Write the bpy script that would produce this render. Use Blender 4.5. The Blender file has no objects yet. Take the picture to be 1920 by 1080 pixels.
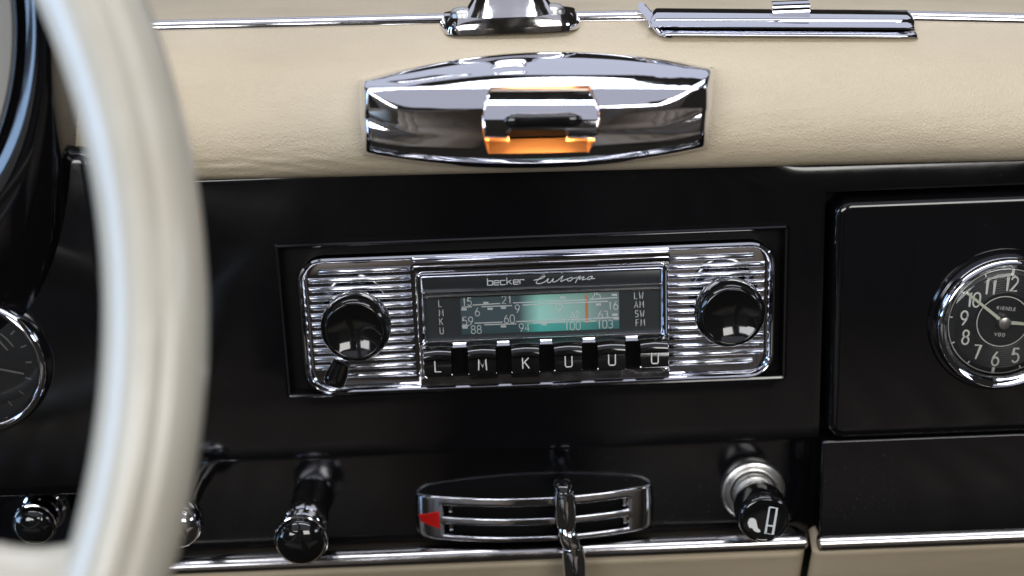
import bpy, bmesh, math, random
import numpy as np
from mathutils import Vector, Matrix
random.seed(4)
R = math.radians
scene = bpy.context.scene
COL = scene.collection

# ------------------------------------------------------------------ camera
FPX, DIST, PITCH, ROLL = 2667.0, 0.533, R(17.0), R(2.2)
Fv = Vector((0, math.cos(PITCH), -math.sin(PITCH)))
_R0 = Vector((1, 0, 0)); _U0 = Vector((0, math.sin(PITCH), math.cos(PITCH)))
Rv = _R0 * math.cos(ROLL) - _U0 * math.sin(ROLL)
Uv = _U0 * math.cos(ROLL) + _R0 * math.sin(ROLL)
CAM = -Fv * DIST
cd = bpy.data.cameras.new('camera'); cam = bpy.data.objects.new('camera', cd); COL.objects.link(cam)
m = Matrix((Rv, Uv, -Fv)).transposed().to_4x4(); m.translation = CAM
cam.matrix_world = m
cd.sensor_width = 36; cd.lens = FPX / 1920 * 36
cd.clip_start = 0.01; cd.clip_end = 50
cd.dof.use_dof = True; cd.dof.focus_distance = 0.522; cd.dof.aperture_fstop = 4.6
scene.camera = cam

def W(px, py, Y):
    """pixel of the 1920x1080 photograph -> point at depth Y (0 = face of the dashboard)"""
    d = Fv + Rv * ((px - 960) / FPX) + Uv * ((540 - py) / FPX)
    return CAM + d * ((Y - CAM.y) / d.y)

# ------------------------------------------------------------------ world, lamps, exposure
wd = bpy.data.worlds.new('World'); scene.world = wd; wd.use_nodes = True
bg = wd.node_tree.nodes['Background']
bg.inputs[0].default_value = (0.95, 0.86, 0.74, 1); bg.inputs[1].default_value = 0.02
def area_light(name, loc, target, sx, sy, power, col):
    l = bpy.data.lights.new(name, 'AREA'); l.shape = 'RECTANGLE'; l.size = sx; l.size_y = sy
    l.energy = power; l.color = col
    o = bpy.data.objects.new(name, l); COL.objects.link(o); o.location = loc
    o.rotation_euler = (Vector(target) - Vector(loc)).to_track_quat('-Z', 'Y').to_euler()
    return o
def rad(sx, sy, L): return L * math.pi * sx * sy                      # lamp power for a given brightness
for nm, loc, tgt, sx, sy, L_, col in (
    ('windscreen_light', (0.0, 0.36, 0.58), (0, -0.25, 0.05), 1.3, 0.60, 0.75, (0.80, 0.84, 1.0)),
    ('key_glint_strip', (0.0, -0.38, 0.90), (0, -0.05, 0), 1.3, 0.13, 9.0, (0.88, 0.91, 1.0)),  # unseen strip added for highlights on the keys and door edge
    ('lamp_glint_strip', (0.0, -0.06, 0.86), (0, -0.05, 0), 1.2, 0.10, 4.5, (0.90, 0.93, 1.0)),  # second added strip, whitens the upper band of the lamp housing
    ('overhead_fill', (0.0, -1.00, 1.10), (0, -0.3, 0), 2.0, 0.9, 0.55, (0.84, 0.86, 1.0)),  # broad unseen panel added as overhead fill for the chrome
    ('driver_window_light', (-1.10, -0.22, 0.19), (0, -0.05, 0), 0.55, 0.62, 8.0, (0.42, 0.64, 1.0)),  # window panel stretched below the sill to reach the hood's blue reflection
    ('passenger_window_light', (1.15, -0.38, 0.40), (0, -0.05, 0), 0.50, 0.20, 6.0, (0.85, 0.92, 1.0)),
    ('rear_window_light_driver', (-0.70, -1.50, 0.50), (0, 0, 0), 0.90, 0.50, 8.4, (0.97, 0.98, 1.0)),
    ('rear_window_light_passenger', (0.55, -1.60, 0.62), (0, 0, 0), 0.70, 0.46, 8.8, (1.0, 0.98, 0.95))):
    area_light(nm, loc, tgt, sx, sy, rad(sx, sy, L_), col)
vs = scene.view_settings
vs.view_transform = 'Standard'; vs.look = 'None'; vs.exposure = 0; vs.gamma = 1
scene.render.engine = 'CYCLES'

# ------------------------------------------------------------------ materials
def mat(name, col, rough=0.5, metal=0.0, coat=0.0, spec=0.5):
    ma = bpy.data.materials.new(name); ma.use_nodes = True
    b = ma.node_tree.nodes['Principled BSDF']
    b.inputs['Base Color'].default_value = (*col, 1); b.inputs['Roughness'].default_value = rough
    b.inputs['Metallic'].default_value = metal; b.inputs['Coat Weight'].default_value = coat
    b.inputs['Coat Roughness'].default_value = 0.03
    b.inputs['Specular IOR Level'].default_value = spec
    return ma, ma.node_tree, b
def noise(nt, scale, detail=3, rough=0.5, stretch=None):
    tc = nt.nodes.new('ShaderNodeTexCoord'); n = nt.nodes.new('ShaderNodeTexNoise')
    n.inputs['Scale'].default_value = scale; n.inputs['Detail'].default_value = detail; n.inputs['Roughness'].default_value = rough
    if stretch:
        mp = nt.nodes.new('ShaderNodeMapping'); mp.inputs['Scale'].default_value = stretch
        nt.links.new(tc.outputs['Object'], mp.inputs[0]); nt.links.new(mp.outputs[0], n.inputs['Vector'])
    else:
        nt.links.new(tc.outputs['Object'], n.inputs['Vector'])
    return n
def ramp(nt, src, stops):
    r = nt.nodes.new('ShaderNodeValToRGB'); el = r.color_ramp.elements
    while len(el) < len(stops): el.new(0.5)
    for e, (p, c) in zip(el, stops):
        e.position = p; e.color = (*c, 1) if isinstance(c, tuple) else (c, c, c, 1)
    nt.links.new(src, r.inputs[0]); return r
def bump(nt, b, src, strength, dist):
    bp = nt.nodes.new('ShaderNodeBump'); bp.inputs['Strength'].default_value = strength; bp.inputs['Distance'].default_value = dist
    nt.links.new(src, bp.inputs['Height']); nt.links.new(bp.outputs[0], b.inputs['Normal']); return bp

M = {}
def chrome(name, col, lo, hi, bmp=0.0):
    ma, nt, b = mat(name, col, lo, 1.0)
    n = noise(nt, 130, 4, 0.6)
    r = ramp(nt, n.outputs[0], [(0.35, lo), (0.75, hi)]); nt.links.new(r.outputs[0], b.inputs['Roughness'])
    if bmp:
        n2 = noise(nt, 420, 2); bump(nt, b, n2.outputs[0], bmp, 0.0004)
    return ma
M['chrome'] = chrome('polished_chrome', (0.78, 0.79, 0.85), 0.02, 0.08)
M['chrome_old'] = chrome('worn_chrome', (0.74, 0.73, 0.74), 0.04, 0.14)
M['ribchrome'] = chrome('rib_chrome', (0.78, 0.79, 0.84), 0.15, 0.22)
M['satin'] = chrome('satin_metal', (0.70, 0.69, 0.67), 0.25, 0.42)
M['trimchrome'] = chrome('trim_chrome', (0.66, 0.64, 0.64), 0.12, 0.22)

ma, nt, b = mat('black_lacquer', (0.003, 0.003, 0.004), 0.06, 0, 0.0, 0.7)
n = noise(nt, 1500, 2, 0.5); sp = ramp(nt, n.outputs[0], [(0.70, 0.0), (0.78, 1.0)])     # dust specks
n2 = noise(nt, 22, 4, 0.65); pa = ramp(nt, n2.outputs[0], [(0.45, 0.0), (0.75, 1.0)])
mu = nt.nodes.new('ShaderNodeMath'); mu.operation = 'MULTIPLY'
nt.links.new(sp.outputs[0], mu.inputs[0]); nt.links.new(pa.outputs[0], mu.inputs[1])
mx = nt.nodes.new('ShaderNodeMixRGB'); mx.inputs[1].default_value = (0.003, 0.003, 0.004, 1); mx.inputs[2].default_value = (0.20, 0.20, 0.20, 1)
nt.links.new(mu.outputs[0], mx.inputs[0]); nt.links.new(mx.outputs[0], b.inputs['Base Color'])
rr = ramp(nt, n2.outputs[0], [(0.3, 0.04), (0.8, 0.22)]); nt.links.new(rr.outputs[0], b.inputs['Roughness'])
n3 = noise(nt, 60, 2); bump(nt, b, n3.outputs[0], 0.05, 0.0006)
M['black'] = ma
M['gloss'], nt, b = mat('black_bakelite', (0.006, 0.006, 0.006), 0.05, 0, 0.5)
n = noise(nt, 200, 3); r = ramp(nt, n.outputs[0], [(0.3, 0.04), (0.8, 0.14)]); nt.links.new(r.outputs[0], b.inputs['Roughness'])
M['matt'], nt, b = mat('matt_black', (0.003, 0.003, 0.003), 0.5, spec=0.15)
M['dial'], nt, b = mat('dial_black', (0.022, 0.024, 0.027), 0.35)
M['slate'], nt, b = mat('dial_slate', (0.045, 0.052, 0.058), 0.3)  # slate dial, base lifted to carry the haze reflected over it
M['print'], nt, b = mat('printed_ivory', (0.72, 0.72, 0.68), 0.5)
M['printgrey'], nt, b = mat('printed_silver', (0.66, 0.69, 0.70), 0.45)
M['lume'], nt, b = mat('aged_lume', (0.62, 0.66, 0.52), 0.5)
M['red'], nt, b = mat('red_enamel', (0.50, 0.010, 0.008), 0.25, 0, 0.3)
M['printdim'], nt, b = mat('faded_print', (0.16, 0.16, 0.15), 0.5)
M['needle'], nt, b = mat('orange_needle', (0.75, 0.25, 0.12), 0.4)

def leather(name, c1, c2, wr):
    ma, nt, b = mat(name, c1, 0.5)
    tc = nt.nodes.new('ShaderNodeTexCoord')
    v = nt.nodes.new('ShaderNodeTexVoronoi'); v.feature = 'DISTANCE_TO_EDGE'; v.inputs['Scale'].default_value = 900
    nn = noise(nt, 60, 4, 0.6, (0.5, 1, 1.6)); big = noise(nt, 18, 5, 0.6, (0.6, 1, 1.5))
    nt.links.new(tc.outputs['Object'], v.inputs['Vector'])
    ad = nt.nodes.new('ShaderNodeMath'); ad.operation = 'MULTIPLY_ADD'; ad.inputs[1].default_value = 0.35
    nt.links.new(v.outputs['Distance'], ad.inputs[0]); nt.links.new(nn.outputs[0], ad.inputs[2])
    bump(nt, b, ad.outputs[0], wr, 0.0016)
    r = ramp(nt, big.outputs[0], [(0.3, c2), (0.7, c1)]); nt.links.new(r.outputs[0], b.inputs['Base Color'])
    r2 = ramp(nt, nn.outputs[0], [(0.3, 0.36), (0.8, 0.55)]); nt.links.new(r2.outputs[0], b.inputs['Roughness'])
    return ma
M['leather'] = leather('cream_leather', (0.62, 0.525, 0.375), (0.55, 0.46, 0.325), 0.55)
M['leather_shaded'] = leather('cream_leather_shaded', (0.55, 0.455, 0.315), (0.48, 0.39, 0.265), 0.30)  # same cream leather, shade under the dash put into a darker colour
ma, nt, b = mat('ivory_plastic', (0.76, 0.73, 0.65), 0.30, 0, 0.25)
n = noise(nt, 25, 4, 0.6); r = ramp(nt, n.outputs[0], [(0.3, (0.48, 0.445, 0.36)), (0.7, (0.545, 0.515, 0.435))]); nt.links.new(r.outputs[0], b.inputs['Base Color'])
M['ivory'] = ma
def glass(name, tint=(1, 1, 1), refl=1.0):
    ma = bpy.data.materials.new(name); ma.use_nodes = True; nt = ma.node_tree; nt.nodes.clear()
    o = nt.nodes.new('ShaderNodeOutputMaterial'); mx = nt.nodes.new('ShaderNodeMixShader')
    t = nt.nodes.new('ShaderNodeBsdfTransparent'); t.inputs[0].default_value = (*tint, 1)
    g = nt.nodes.new('ShaderNodeBsdfGlossy'); g.inputs['Roughness'].default_value = 0.02
    f = nt.nodes.new('ShaderNodeFresnel'); f.inputs[0].default_value = 1.5
    nt.links.new(f.outputs[0], mx.inputs[0]); nt.links.new(t.outputs[0], mx.inputs[1]); nt.links.new(g.outputs[0], mx.inputs[2])
    nt.links.new(mx.outputs[0], o.inputs[0]); return ma
M['glass'] = glass('instrument_glass')
def emit(name, col, s):
    ma = bpy.data.materials.new(name); ma.use_nodes = True; b = ma.node_tree.nodes['Principled BSDF']
    b.inputs['Base Color'].default_value = (*col, 1); b.inputs['Emission Color'].default_value = (*col, 1); b.inputs['Emission Strength'].default_value = s
    return ma
M['bulb'] = emit('lit_bulb', (1.0, 0.38, 0.10), 30)
# tuning scale: teal glow painted in as an emission gradient, no lamp behind it
ma, nt, b = mat('painted_glow_scale', (0.055, 0.075, 0.085), 0.3)
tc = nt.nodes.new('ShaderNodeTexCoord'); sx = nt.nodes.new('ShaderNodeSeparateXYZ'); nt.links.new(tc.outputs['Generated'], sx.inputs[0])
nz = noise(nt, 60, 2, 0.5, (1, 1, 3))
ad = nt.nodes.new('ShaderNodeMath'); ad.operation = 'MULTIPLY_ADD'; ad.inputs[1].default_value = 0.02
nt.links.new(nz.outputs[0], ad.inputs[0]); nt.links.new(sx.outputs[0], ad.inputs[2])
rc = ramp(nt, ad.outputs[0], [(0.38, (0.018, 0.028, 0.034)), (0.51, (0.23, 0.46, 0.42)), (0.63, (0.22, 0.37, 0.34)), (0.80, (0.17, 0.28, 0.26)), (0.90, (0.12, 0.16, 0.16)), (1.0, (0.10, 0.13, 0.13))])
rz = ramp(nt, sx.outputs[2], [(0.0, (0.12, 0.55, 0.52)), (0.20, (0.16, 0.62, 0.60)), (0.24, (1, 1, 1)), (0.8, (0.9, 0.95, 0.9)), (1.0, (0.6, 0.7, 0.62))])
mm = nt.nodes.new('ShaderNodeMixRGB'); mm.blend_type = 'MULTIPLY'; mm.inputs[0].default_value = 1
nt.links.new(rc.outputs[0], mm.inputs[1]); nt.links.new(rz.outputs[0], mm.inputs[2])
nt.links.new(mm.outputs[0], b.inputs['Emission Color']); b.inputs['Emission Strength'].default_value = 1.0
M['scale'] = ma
M['reflector'], nt, b = mat('lamp_reflector', (0.85, 0.72, 0.55), 0.28, 0.9)

# ------------------------------------------------------------------ builders
def wloc(o):
    v = Vector((0, 0, 0))
    while o: v += o.location; o = o.parent
    return v
def thing(name, loc, label, cat, group=None):
    o = bpy.data.objects.new(name, None); COL.objects.link(o); o.location = loc; o.empty_display_size = 0.01
    o['label'] = label; o['category'] = cat
    if group: o['group'] = group
    return o
def obj(name, verts, faces, ma, parent=None, sharp=35, loc=None):
    me = bpy.data.meshes.new(name)
    off = Vector(loc) if loc is not None else (wloc(parent) if parent else Vector((0, 0, 0)))
    me.from_pydata([(v[0]-off[0], v[1]-off[1], v[2]-off[2]) for v in verts], [], faces); me.update()
    bm = bmesh.new(); bm.from_mesh(me); bmesh.ops.remove_doubles(bm, verts=bm.verts, dist=1e-7)
    bmesh.ops.recalc_face_normals(bm, faces=bm.faces); bm.to_mesh(me); bm.free()
    me.shade_smooth(); me.set_sharp_from_angle(angle=R(sharp))
    me.materials.append(ma)
    o = bpy.data.objects.new(name, me); COL.objects.link(o); o.parent = parent
    if loc is not None: o.location = Vector(loc) - wloc(parent)
    return o
def loft(name, loops, ma, parent=None, cap0=False, cap1=False, closed=True, sharp=35, loc=None):
    n = len(loops[0]); V = [p for l in loops for p in l]; Fc = []
    for i in range(len(loops) - 1):
        for j in range(n if closed else n - 1):
            k = (j + 1) % n
            Fc.append((i*n+j, i*n+k, (i+1)*n+k, (i+1)*n+j))
    if cap0: Fc.append(tuple(range(n)))
    if cap1: Fc.append(tuple(range((len(loops)-1)*n, len(loops)*n)))
    return obj(name, V, Fc, ma, parent, sharp, loc)
def grid(name, P, ma, parent=None, skip=None, sharp=35):
    nr, nc = len(P), len(P[0]); V = [p for r_ in P for p in r_]
    Fc = [(i*nc+j, i*nc+j+1, (i+1)*nc+j+1, (i+1)*nc+j) for i in range(nr-1) for j in range(nc-1) if not (skip and skip(i, j))]
    return obj(name, V, Fc, ma, parent, sharp)
def circ(cx, cz, r, y, n=64, rz=None):
    rz = r if rz is None else rz
    return [(cx + r*math.cos(2*math.pi*k/n), y, cz + rz*math.sin(2*math.pi*k/n)) for k in range(n)]
def lathe(name, c, prof, ma, parent=None, n=72, cap0=False, cap1=True, sharp=35):
    return loft(name, [circ(c[0], c[1], max(r, 2e-5), y, n) for r, y in prof], ma, parent, cap0, cap1, True, sharp)
def rrect(cx, cz, w, h, r, n=8):
    r = max(min(r, w/2-1e-5, h/2-1e-5), 1e-5); out = []
    for sx, sz, a0 in ((1, 1, 0), (-1, 1, 90), (-1, -1, 180), (1, -1, 270)):
        for k in range(n + 1):
            a = R(a0 + 90*k/n)
            out.append((cx + sx*(w/2-r) + r*math.cos(a), cz + sz*(h/2-r) + r*math.sin(a)))
    return out
def rplate(name, cx, cz, w, h, r, steps, ma, parent=None, cap0=False, cap1=True, n=8, sharp=35):
    """steps: (inset, y) loops of a rounded rectangle"""
    L = [[(x, y, z) for x, z in rrect(cx, cz, w-2*i, h-2*i, r-i, n)] for i, y in steps]
    return loft(name, L, ma, parent, cap0, cap1, True, sharp)
def tube(pts, rad, ysq=1.0, ns=6, round_ends=True):
    """flat-lying tube along (x,z) points at depth y -> verts, faces"""
    P = [Vector(p) for p in pts]; V = []; Fc = []
    for i, p in enumerate(P):
        a = P[max(i-1, 0)]; c = P[min(i+1, len(P)-1)]; t = (c-a).normalized()
        if 0 < i < len(P)-1:
            t1 = (P[i]-a).normalized(); t2 = (c-P[i]).normalized(); cosb = max(0.55, math.sqrt(max(0, (1+t1.dot(t2))/2)))
        else: cosb = 1
        s = Vector((t.z, 0, -t.x)); q = Vector((0, -1, 0))
        r_ = rad(i/(len(P)-1)) if callable(rad) else rad
        for k in range(ns):
            an = 2*math.pi*k/ns
            V.append(p + s*(r_/cosb*math.cos(an)) + q*(r_*ysq*math.sin(an)))
    for i in range(len(P)-1):
        for k in range(ns):
            Fc.append((i*ns+k, i*ns+(k+1) % ns, (i+1)*ns+(k+1) % ns, (i+1)*ns+k))
    Fc.append(tuple(range(ns))); Fc.append(tuple(range((len(P)-1)*ns, len(P)*ns)))
    return V, Fc
def tubes(name, lines, rad, ma, parent, ysq=1.0, ns=6, sharp=50):
    V = []; Fc = []
    for ln in lines:
        v, f_ = tube(ln, rad, ysq, ns); o = len(V); V += v; Fc += [tuple(i+o for i in q) for q in f_]
    return obj(name, V, Fc, ma, parent, sharp)
def smooth_line(pts, n=6):
    P = [Vector(p) for p in pts]; out = []
    for i in range(len(P)-1):
        a, b_, c, d = P[max(i-1, 0)], P[i], P[i+1], P[min(i+2, len(P)-1)]
        for k in range(n):
            t = k/n
            out.append(0.5*((2*b_)+(c-a)*t+(2*a-5*b_+4*c-d)*t*t+(3*b_-a-3*c+d)*t**3))
    out.append(P[-1]); return out

# ---- stroke lettering (unit box: width 0.6, height 1)
def arc(cx, cy, rx, ry, a0, a1, n=9):
    return [(cx+rx*math.cos(R(a0+(a1-a0)*k/n)), cy+ry*math.sin(R(a0+(a1-a0)*k/n))) for k in range(n+1)]
G = {
 '0': [arc(.3, .7, .28, .3, 0, 180)+arc(.3, .3, .28, .3, 180, 360)+[(.58, .7)]],
 '1': [[(.12, .78), (.36, 1), (.36, 0)]],
 '2': [arc(.3, .72, .27, .28, 165, -40)+[(.03, 0), (.58, 0)]],
 '3': [arc(.28, .75, .26, .25, 150, -80)+arc(.28, .27, .29, .27, 80, -150)],
 '4': [[(.42, 0), (.42, 1), (.02, .28), (.6, .28)]],
 '5': [[(.54, 1), (.1, 1), (.06, .53)]+arc(.28, .32, .29, .32, 125, -145)],
 '6': [arc(.3, .3, .28, .3, 0, 360, 16), [(.03, .36), (.10, .62), (.40, 1)]],
 '7': [[(.04, 1), (.57, 1), (.22, 0)]],
 '8': [arc(.3, .76, .24, .24, 0, 360, 16), arc(.3, .27, .28, .27, 0, 360, 16)],
 '9': [arc(.3, .7, .28, .3, 0, 360, 16), [(.57, .64), (.50, .38), (.20, 0)]],
 'L': [[(.08, 1), (.08, 0), (.56, 0)]], 'M': [[(0, 0), (.05, 1), (.32, .3), (.59, 1), (.64, 0)]],
 'K': [[(.06, 1), (.06, 0)], [(.56, 1), (.06, .42)], [(.22, .60), (.58, 0)]],
 'U': [[(.04, 1), (.04, .12), (.12, 0), (.50, 0), (.58, .12), (.58, 1)]],
 'W': [[(-.04, 1), (.13, 0), (.3, .8), (.47, 0), (.64, 1)]], 'A': [[(0, 0), (.3, 1), (.6, 0)], [(.1, .32), (.5, .32)]],
 'S': [arc(.3, .75, .26, .25, 30, 260)+arc(.3, .26, .28, .26, 80, -150)], 'F': [[(.08, 0), (.08, 1), (.54, 1)], [(.08, .52), (.48, .52)]],
 'I': [[(.3, 0), (.3, 1)]], 'E': [[(.54, 1), (.08, 1), (.08, 0), (.54, 0)], [(.08, .52), (.48, .52)]],
 'N': [[(.05, 0), (.05, 1), (.57, 0), (.57, 1)]], 'Z': [[(.04, 1), (.56, 1), (.04, 0), (.58, 0)]],
 'V': [[(0, 1), (.3, 0), (.6, 1)]], 'D': [[(.06, 0), (.06, 1), (.3, 1)]+arc(.28, .5, .3, .5, 80, -80)+[(.06, 0)]], 'O': [arc(.3, .5, .3, .5, 0, 360, 18)],
 # wide square lower-case lettering
 'b': [[(0, 1.45), (0, 0), (.9, 0), (.95, .1), (.95, .8), (.9, .9), (0, .9)]],
 'e': [[(0, .45), (.95, .45), (.95, .85), (.88, .9), (.07, .9), (0, .82), (0, .08), (.07, 0), (.95, 0)]],
 'c': [[(.95, .9), (.07, .9), (0, .82), (0, .08), (.07, 0), (.95, 0)]],
 'k': [[(0, 1.45), (0, 0)], [(.8, .9), (0, .45)], [(.3, .60), (.9, 0)]],
 'r': [[(0, 0), (0, .9), (.75, .9), (.85, .75)]],
}
def text_lines(s, cx, cz, h, y, adv=0.78, wid=0.9, rot=0.0, slant=0.0):
    tot = adv*(len(s)-1) + 0.6; lines = []
    ca, sa = math.cos(rot), math.sin(rot)
    for i, ch in enumerate(s):
        for ln in G[ch]:
            q = []
            for (a, b_) in ln:
                x = (a + i*adv - tot/2 + slant*b_)*h*wid; z = (b_-0.5)*h
                q.append((cx + x*ca - z*sa, y, cz + x*sa + z*ca))
            lines.append(q)
    return lines

# ================================================================== DASHBOARD
ZB = lambda x: 0.0474 + (x + 0.115) * (0.0441 - 0.0474) / 0.222       # lower edge of the upper pad
dash = thing('dashboard', (0.0, 0.03, -0.11), 'black lacquered car dashboard with cream leather padding above and below', 'dashboard')
XL, XR = -0.42, 0.40
RAD = dict(x0=-0.0863, x1=0.1022, z0=-0.0393, z1=0.0192)               # radio recess
DOORX, DOORZ = 0.1168, 0.0322                                         # edge of the glove box opening
ZSTEP = W(960, 842, 0).z

def frange(a, b_, n): return [a + (b_-a)*k/n for k in range(n+1)]
xs = sorted(set(frange(XL, RAD['x0'], 8) + frange(RAD['x0'], 0.085, 6) + frange(0.085, RAD['x1'], 4) + frange(RAD['x1'], DOORX, 5) + frange(DOORX, XR, 10)))
zs = sorted(set(frange(ZSTEP, RAD['z0'], 4) + frange(RAD['z0'], RAD['z1'], 4) + frange(RAD['z1'], DOORZ, 4) + frange(DOORZ, 0.055, 14)))
def fy(x, z):
    t = min(max((x-0.080)/0.030, 0), 1); t = t*t*(3-2*t)
    back = max(z-0.0335, 0); return t*(back**2)*16 + (1-t)*max(z-0.046, 0)*0.8
P = [[(x, fy(x, z), z) for x in xs] for z in zs]
def sk(i, j):
    x = (xs[j]+xs[j+1])/2; z = (zs[i]+zs[i+1])/2
    return (RAD['x0'] < x < RAD['x1'] and RAD['z0'] < z < RAD['z1']) or (x > DOORX and z < DOORZ)
fas = grid('fascia', P, M['black'], dash, sk, 60)
for p in fas.data.polygons: pass
bm = bmesh.new(); bm.from_mesh(fas.data)
for f_ in bm.faces:
    if f_.normal.y > 0: f_.normal_flip()
bm.to_mesh(fas.data); bm.free()
so = fas.modifiers.new('thick', 'SOLIDIFY'); so.thickness = 0.005; so.offset = -1
bv = fas.modifiers.new('bev', 'BEVEL'); bv.width = 0.0011; bv.segments = 3; bv.limit_method = 'ANGLE'; bv.angle_limit = R(50)
# raised bead pressed round the radio opening
cxr, czr = (RAD['x0']+RAD['x1'])/2, (RAD['z0']+RAD['z1'])/2; wr, hr = RAD['x1']-RAD['x0'], RAD['z1']-RAD['z0']
rplate('radio_surround', cxr, czr, wr+0.003, hr+0.003, 0.002, [(0, 0.002), (0, -0.0002), (0.0004, -0.0010), (0.0010, -0.0013), (0.0017, -0.0010), (0.0021, 0), (0.0023, 0.004)], M['black'], fas, False, False, 6)
rplate('recess_back', cxr, czr, wr+0.004, hr+0.004, 0.002, [(0, 0.0055), (0.001, 0.0045)], M['matt'], fas)
# lower panel below the fold
ZT = -0.1098
zl = frange(-0.112, ZSTEP+0.004, 6)
lowp = grid('lower_panel', [[(x, 0.0065, z) for x in (XL, -0.1, 0.0, 0.1, 0.1148)] for z in zl], M['black'], dash)
lowp.modifiers.new('thick', 'SOLIDIFY').thickness = 0.003
# gap behind the glove box door
grid('opening_back', [[(x, 0.010, z) for x in (0.10, 0.25, XR)] for z in (-0.2, 0, 0.04)], M['matt'], dash)
# glove box door
door = None
dz1, dzm, dx0 = W(1700, 369, -.004).z, W(1700, 822, -.004).z, 0.1194
def doorplate(name, x0, x1, z0, z1, r, parent, yf=-0.004, bw=0.0042):
    st = [(0, 0.009), (0, yf+bw)] + [(bw*(1-math.cos(R(a))), yf+bw*(1-math.sin(R(a)))) for a in (12, 24, 36, 48, 60, 70, 80, 90)]
    return rplate(name, (x0+x1)/2, (z0+z1)/2, x1-x0, z1-z0, r, st, M['black'], parent, n=10, sharp=50)
door = doorplate('glove_box_door', dx0, XR, dzm, dz1, 0.0065, dash)
doorplate('lower_panel', 0.1176, XR, -0.1075, dzm-0.0006, 0.0015, dash, -0.0022, 0.0010)

# upper padding, one rolled sheet of leather
prof = [(0.012, 0.006), (0.003, 0.0025), (-0.003, 0.0004), (-0.006, 0), (-0.0095, 0.0006), (-0.0130, 0.0026), (-0.0155, 0.0058), (-0.0168, 0.0095), (-0.0172, 0.0140), (-0.0165, 0.0190), (-0.0148, 0.0240), (-0.0120, 0.0290), (-0.0085, 0.0340), (-0.004, 0.0388), (0.003, 0.0434), (0.012, 0.0476), (0.022, 0.0508), (0.03, 0.0525), (0.05, 0.0545), (0.09, 0.056), (0.15, 0.057)]
pr = smooth_line([(0, y, z) for y, z in prof], 5)
xs2 = frange(XL, -0.16, 20) + frange(-0.158, -0.02, 110) + frange(-0.015, XR, 60)
def topline(px): return float(np.interp(px, [-300, 290, 830, 1200, 1700, 1920, 2400], [62, 47, 34, 28, 29, 34, 48]))
_tp = [W(px, topline(px)+7, 0.026) for px in range(-1300, 3300, 50)]
def ZTop(x): return float(np.interp(x, [p.x for p in _tp], [p.z for p in _tp]))
def padpt(x, p):
    k = min(max(p.z/0.04, 0), 1)
    wob = 0.00035*math.sin(x*70+1)+0.00025*math.sin(x*155)
    cr = 0.00030*math.exp(-((p.z-0.007)/0.005)**2)*math.exp(-((x+0.085)/0.04)**2)*(0.5*math.sin(x*210+p.z*1700+2*math.sin(x*90))+0.35*math.sin(x*97-p.z*1300+1.5*math.sin(x*61))+0.2*math.sin(x*530+p.z*2600))
    return (x, p.y + wob*k*(1-k)*4 - cr, ZB(x) + p.z*(ZTop(x)-ZB(x))/0.0520)
lx0, lx1 = W(780, 205, -.02).x, W(1240, 205, -.02).x
upad = grid('upper_pad', [[padpt(x, p) for x in xs2] for p in pr], M['leather'], dash,
            lambda i, j: lx0 < xs2[j] < lx1 and 0.008 < pr[i].z and pr[i+1].z < 0.032, 80)   # cut away under the lamp housing
# lower padding
lp = smooth_line([(0, 0.010, -0.108), (0, 0.002, -0.1135), (0, 0.0000, -0.1155), (0, 0.0014, -0.1190), (0, 0.0050, -0.127), (0, 0.0110, -0.140), (0, 0.0200, -0.160), (0, 0.030, -0.20)], 4)
for x0, x1 in ((XL, 0.1128), (0.1160, XR)):
    def ed(x): return 0.003*math.exp(-min(abs(x-x0), abs(x-x1))/0.0015)
    X = sorted(set(frange(x0, x1, 30) + frange(x0, x0+0.006, 6) + frange(x1-0.006, x1, 6)))
    grid('lower_pad', [[(x, p.y + ed(x), p.z) for x in X] for p in lp], M['leather_shaded'], dash, None, 80)
# chrome strips
def strip(name, a, b_, rz_, ry, ma, parent, n=14):
    a, b_ = Vector(a), Vector(b_); L = []
    for t in [0, 0.0008, 0.003] + frange(0.01, 0.99, 20) + [0.997, 0.9992, 1]:
        k = min(1, math.sqrt(max(0.05, 1-(1-min(t, 1-t)/0.003)**2)) if min(t, 1-t) < 0.003 else 1)
        c = a.lerp(b_, t)
        L.append([(c.x, c.y - ry*k*math.sin(math.pi*q/n), c.z + rz_*k*math.cos(math.pi*q/n)) for q in range(n+1)])
    return loft(name, L, ma, parent, True, True, False, 50)
strip('chrome_strip', (XL, 0.001, -0.1105), (0.1136, 0.001, -0.1096), 0.0037, 0.0048, M['trimchrome'], dash)
strip('chrome_strip', (0.1172, 0.001, -0.1106), (XR, 0.001, -0.1106), 0.0037, 0.0048, M['trimchrome'], dash)
# chrome bead along the foot of the windscreen
def topline(px): return float(np.interp(px, [-300, 290, 830, 1200, 1700, 1920, 2400], [62, 47, 34, 28, 29, 34, 48]))
pts = [W(px, topline(px), 0.026) for px in range(-400, 2500, 50)]
L = [[(p.x, p.y - 0.0026*math.sin(math.pi*q/10*1.2-.3), p.z - 0.0012 + 0.0030*math.cos(math.pi*q/10*1.2-.3)) for q in range(11)] for p in pts]
loft('windscreen_bead', L, M['chrome_old'], dash, False, False, False, 60)

# ================================================================== RADIO
rc_ = Vector((0.0093, 0.004, -0.0116))
radio = thing('car_radio', (rc_.x, 0.0045, -0.037), 'chrome push-button car radio set into the black dashboard', 'radio')
def rp(px, py, y): p = W(px, py, y); return p.x, p.z
fw, fh, fr = 0.1785, 0.0545, 0.0100
rplate('faceplate', rc_.x, rc_.z, fw, fh, fr, [(0.0006, 0.0046), (0, 0.002), (0.0001, -0.0022), (0.0006, -0.0034), (0.0013, -0.0038), (0.0020, -0.0034), (0.0027, -0.0024), (0.0030, -0.0008), (0.0040, -0.0006)], M['chrome'], radio, n=12)
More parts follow.
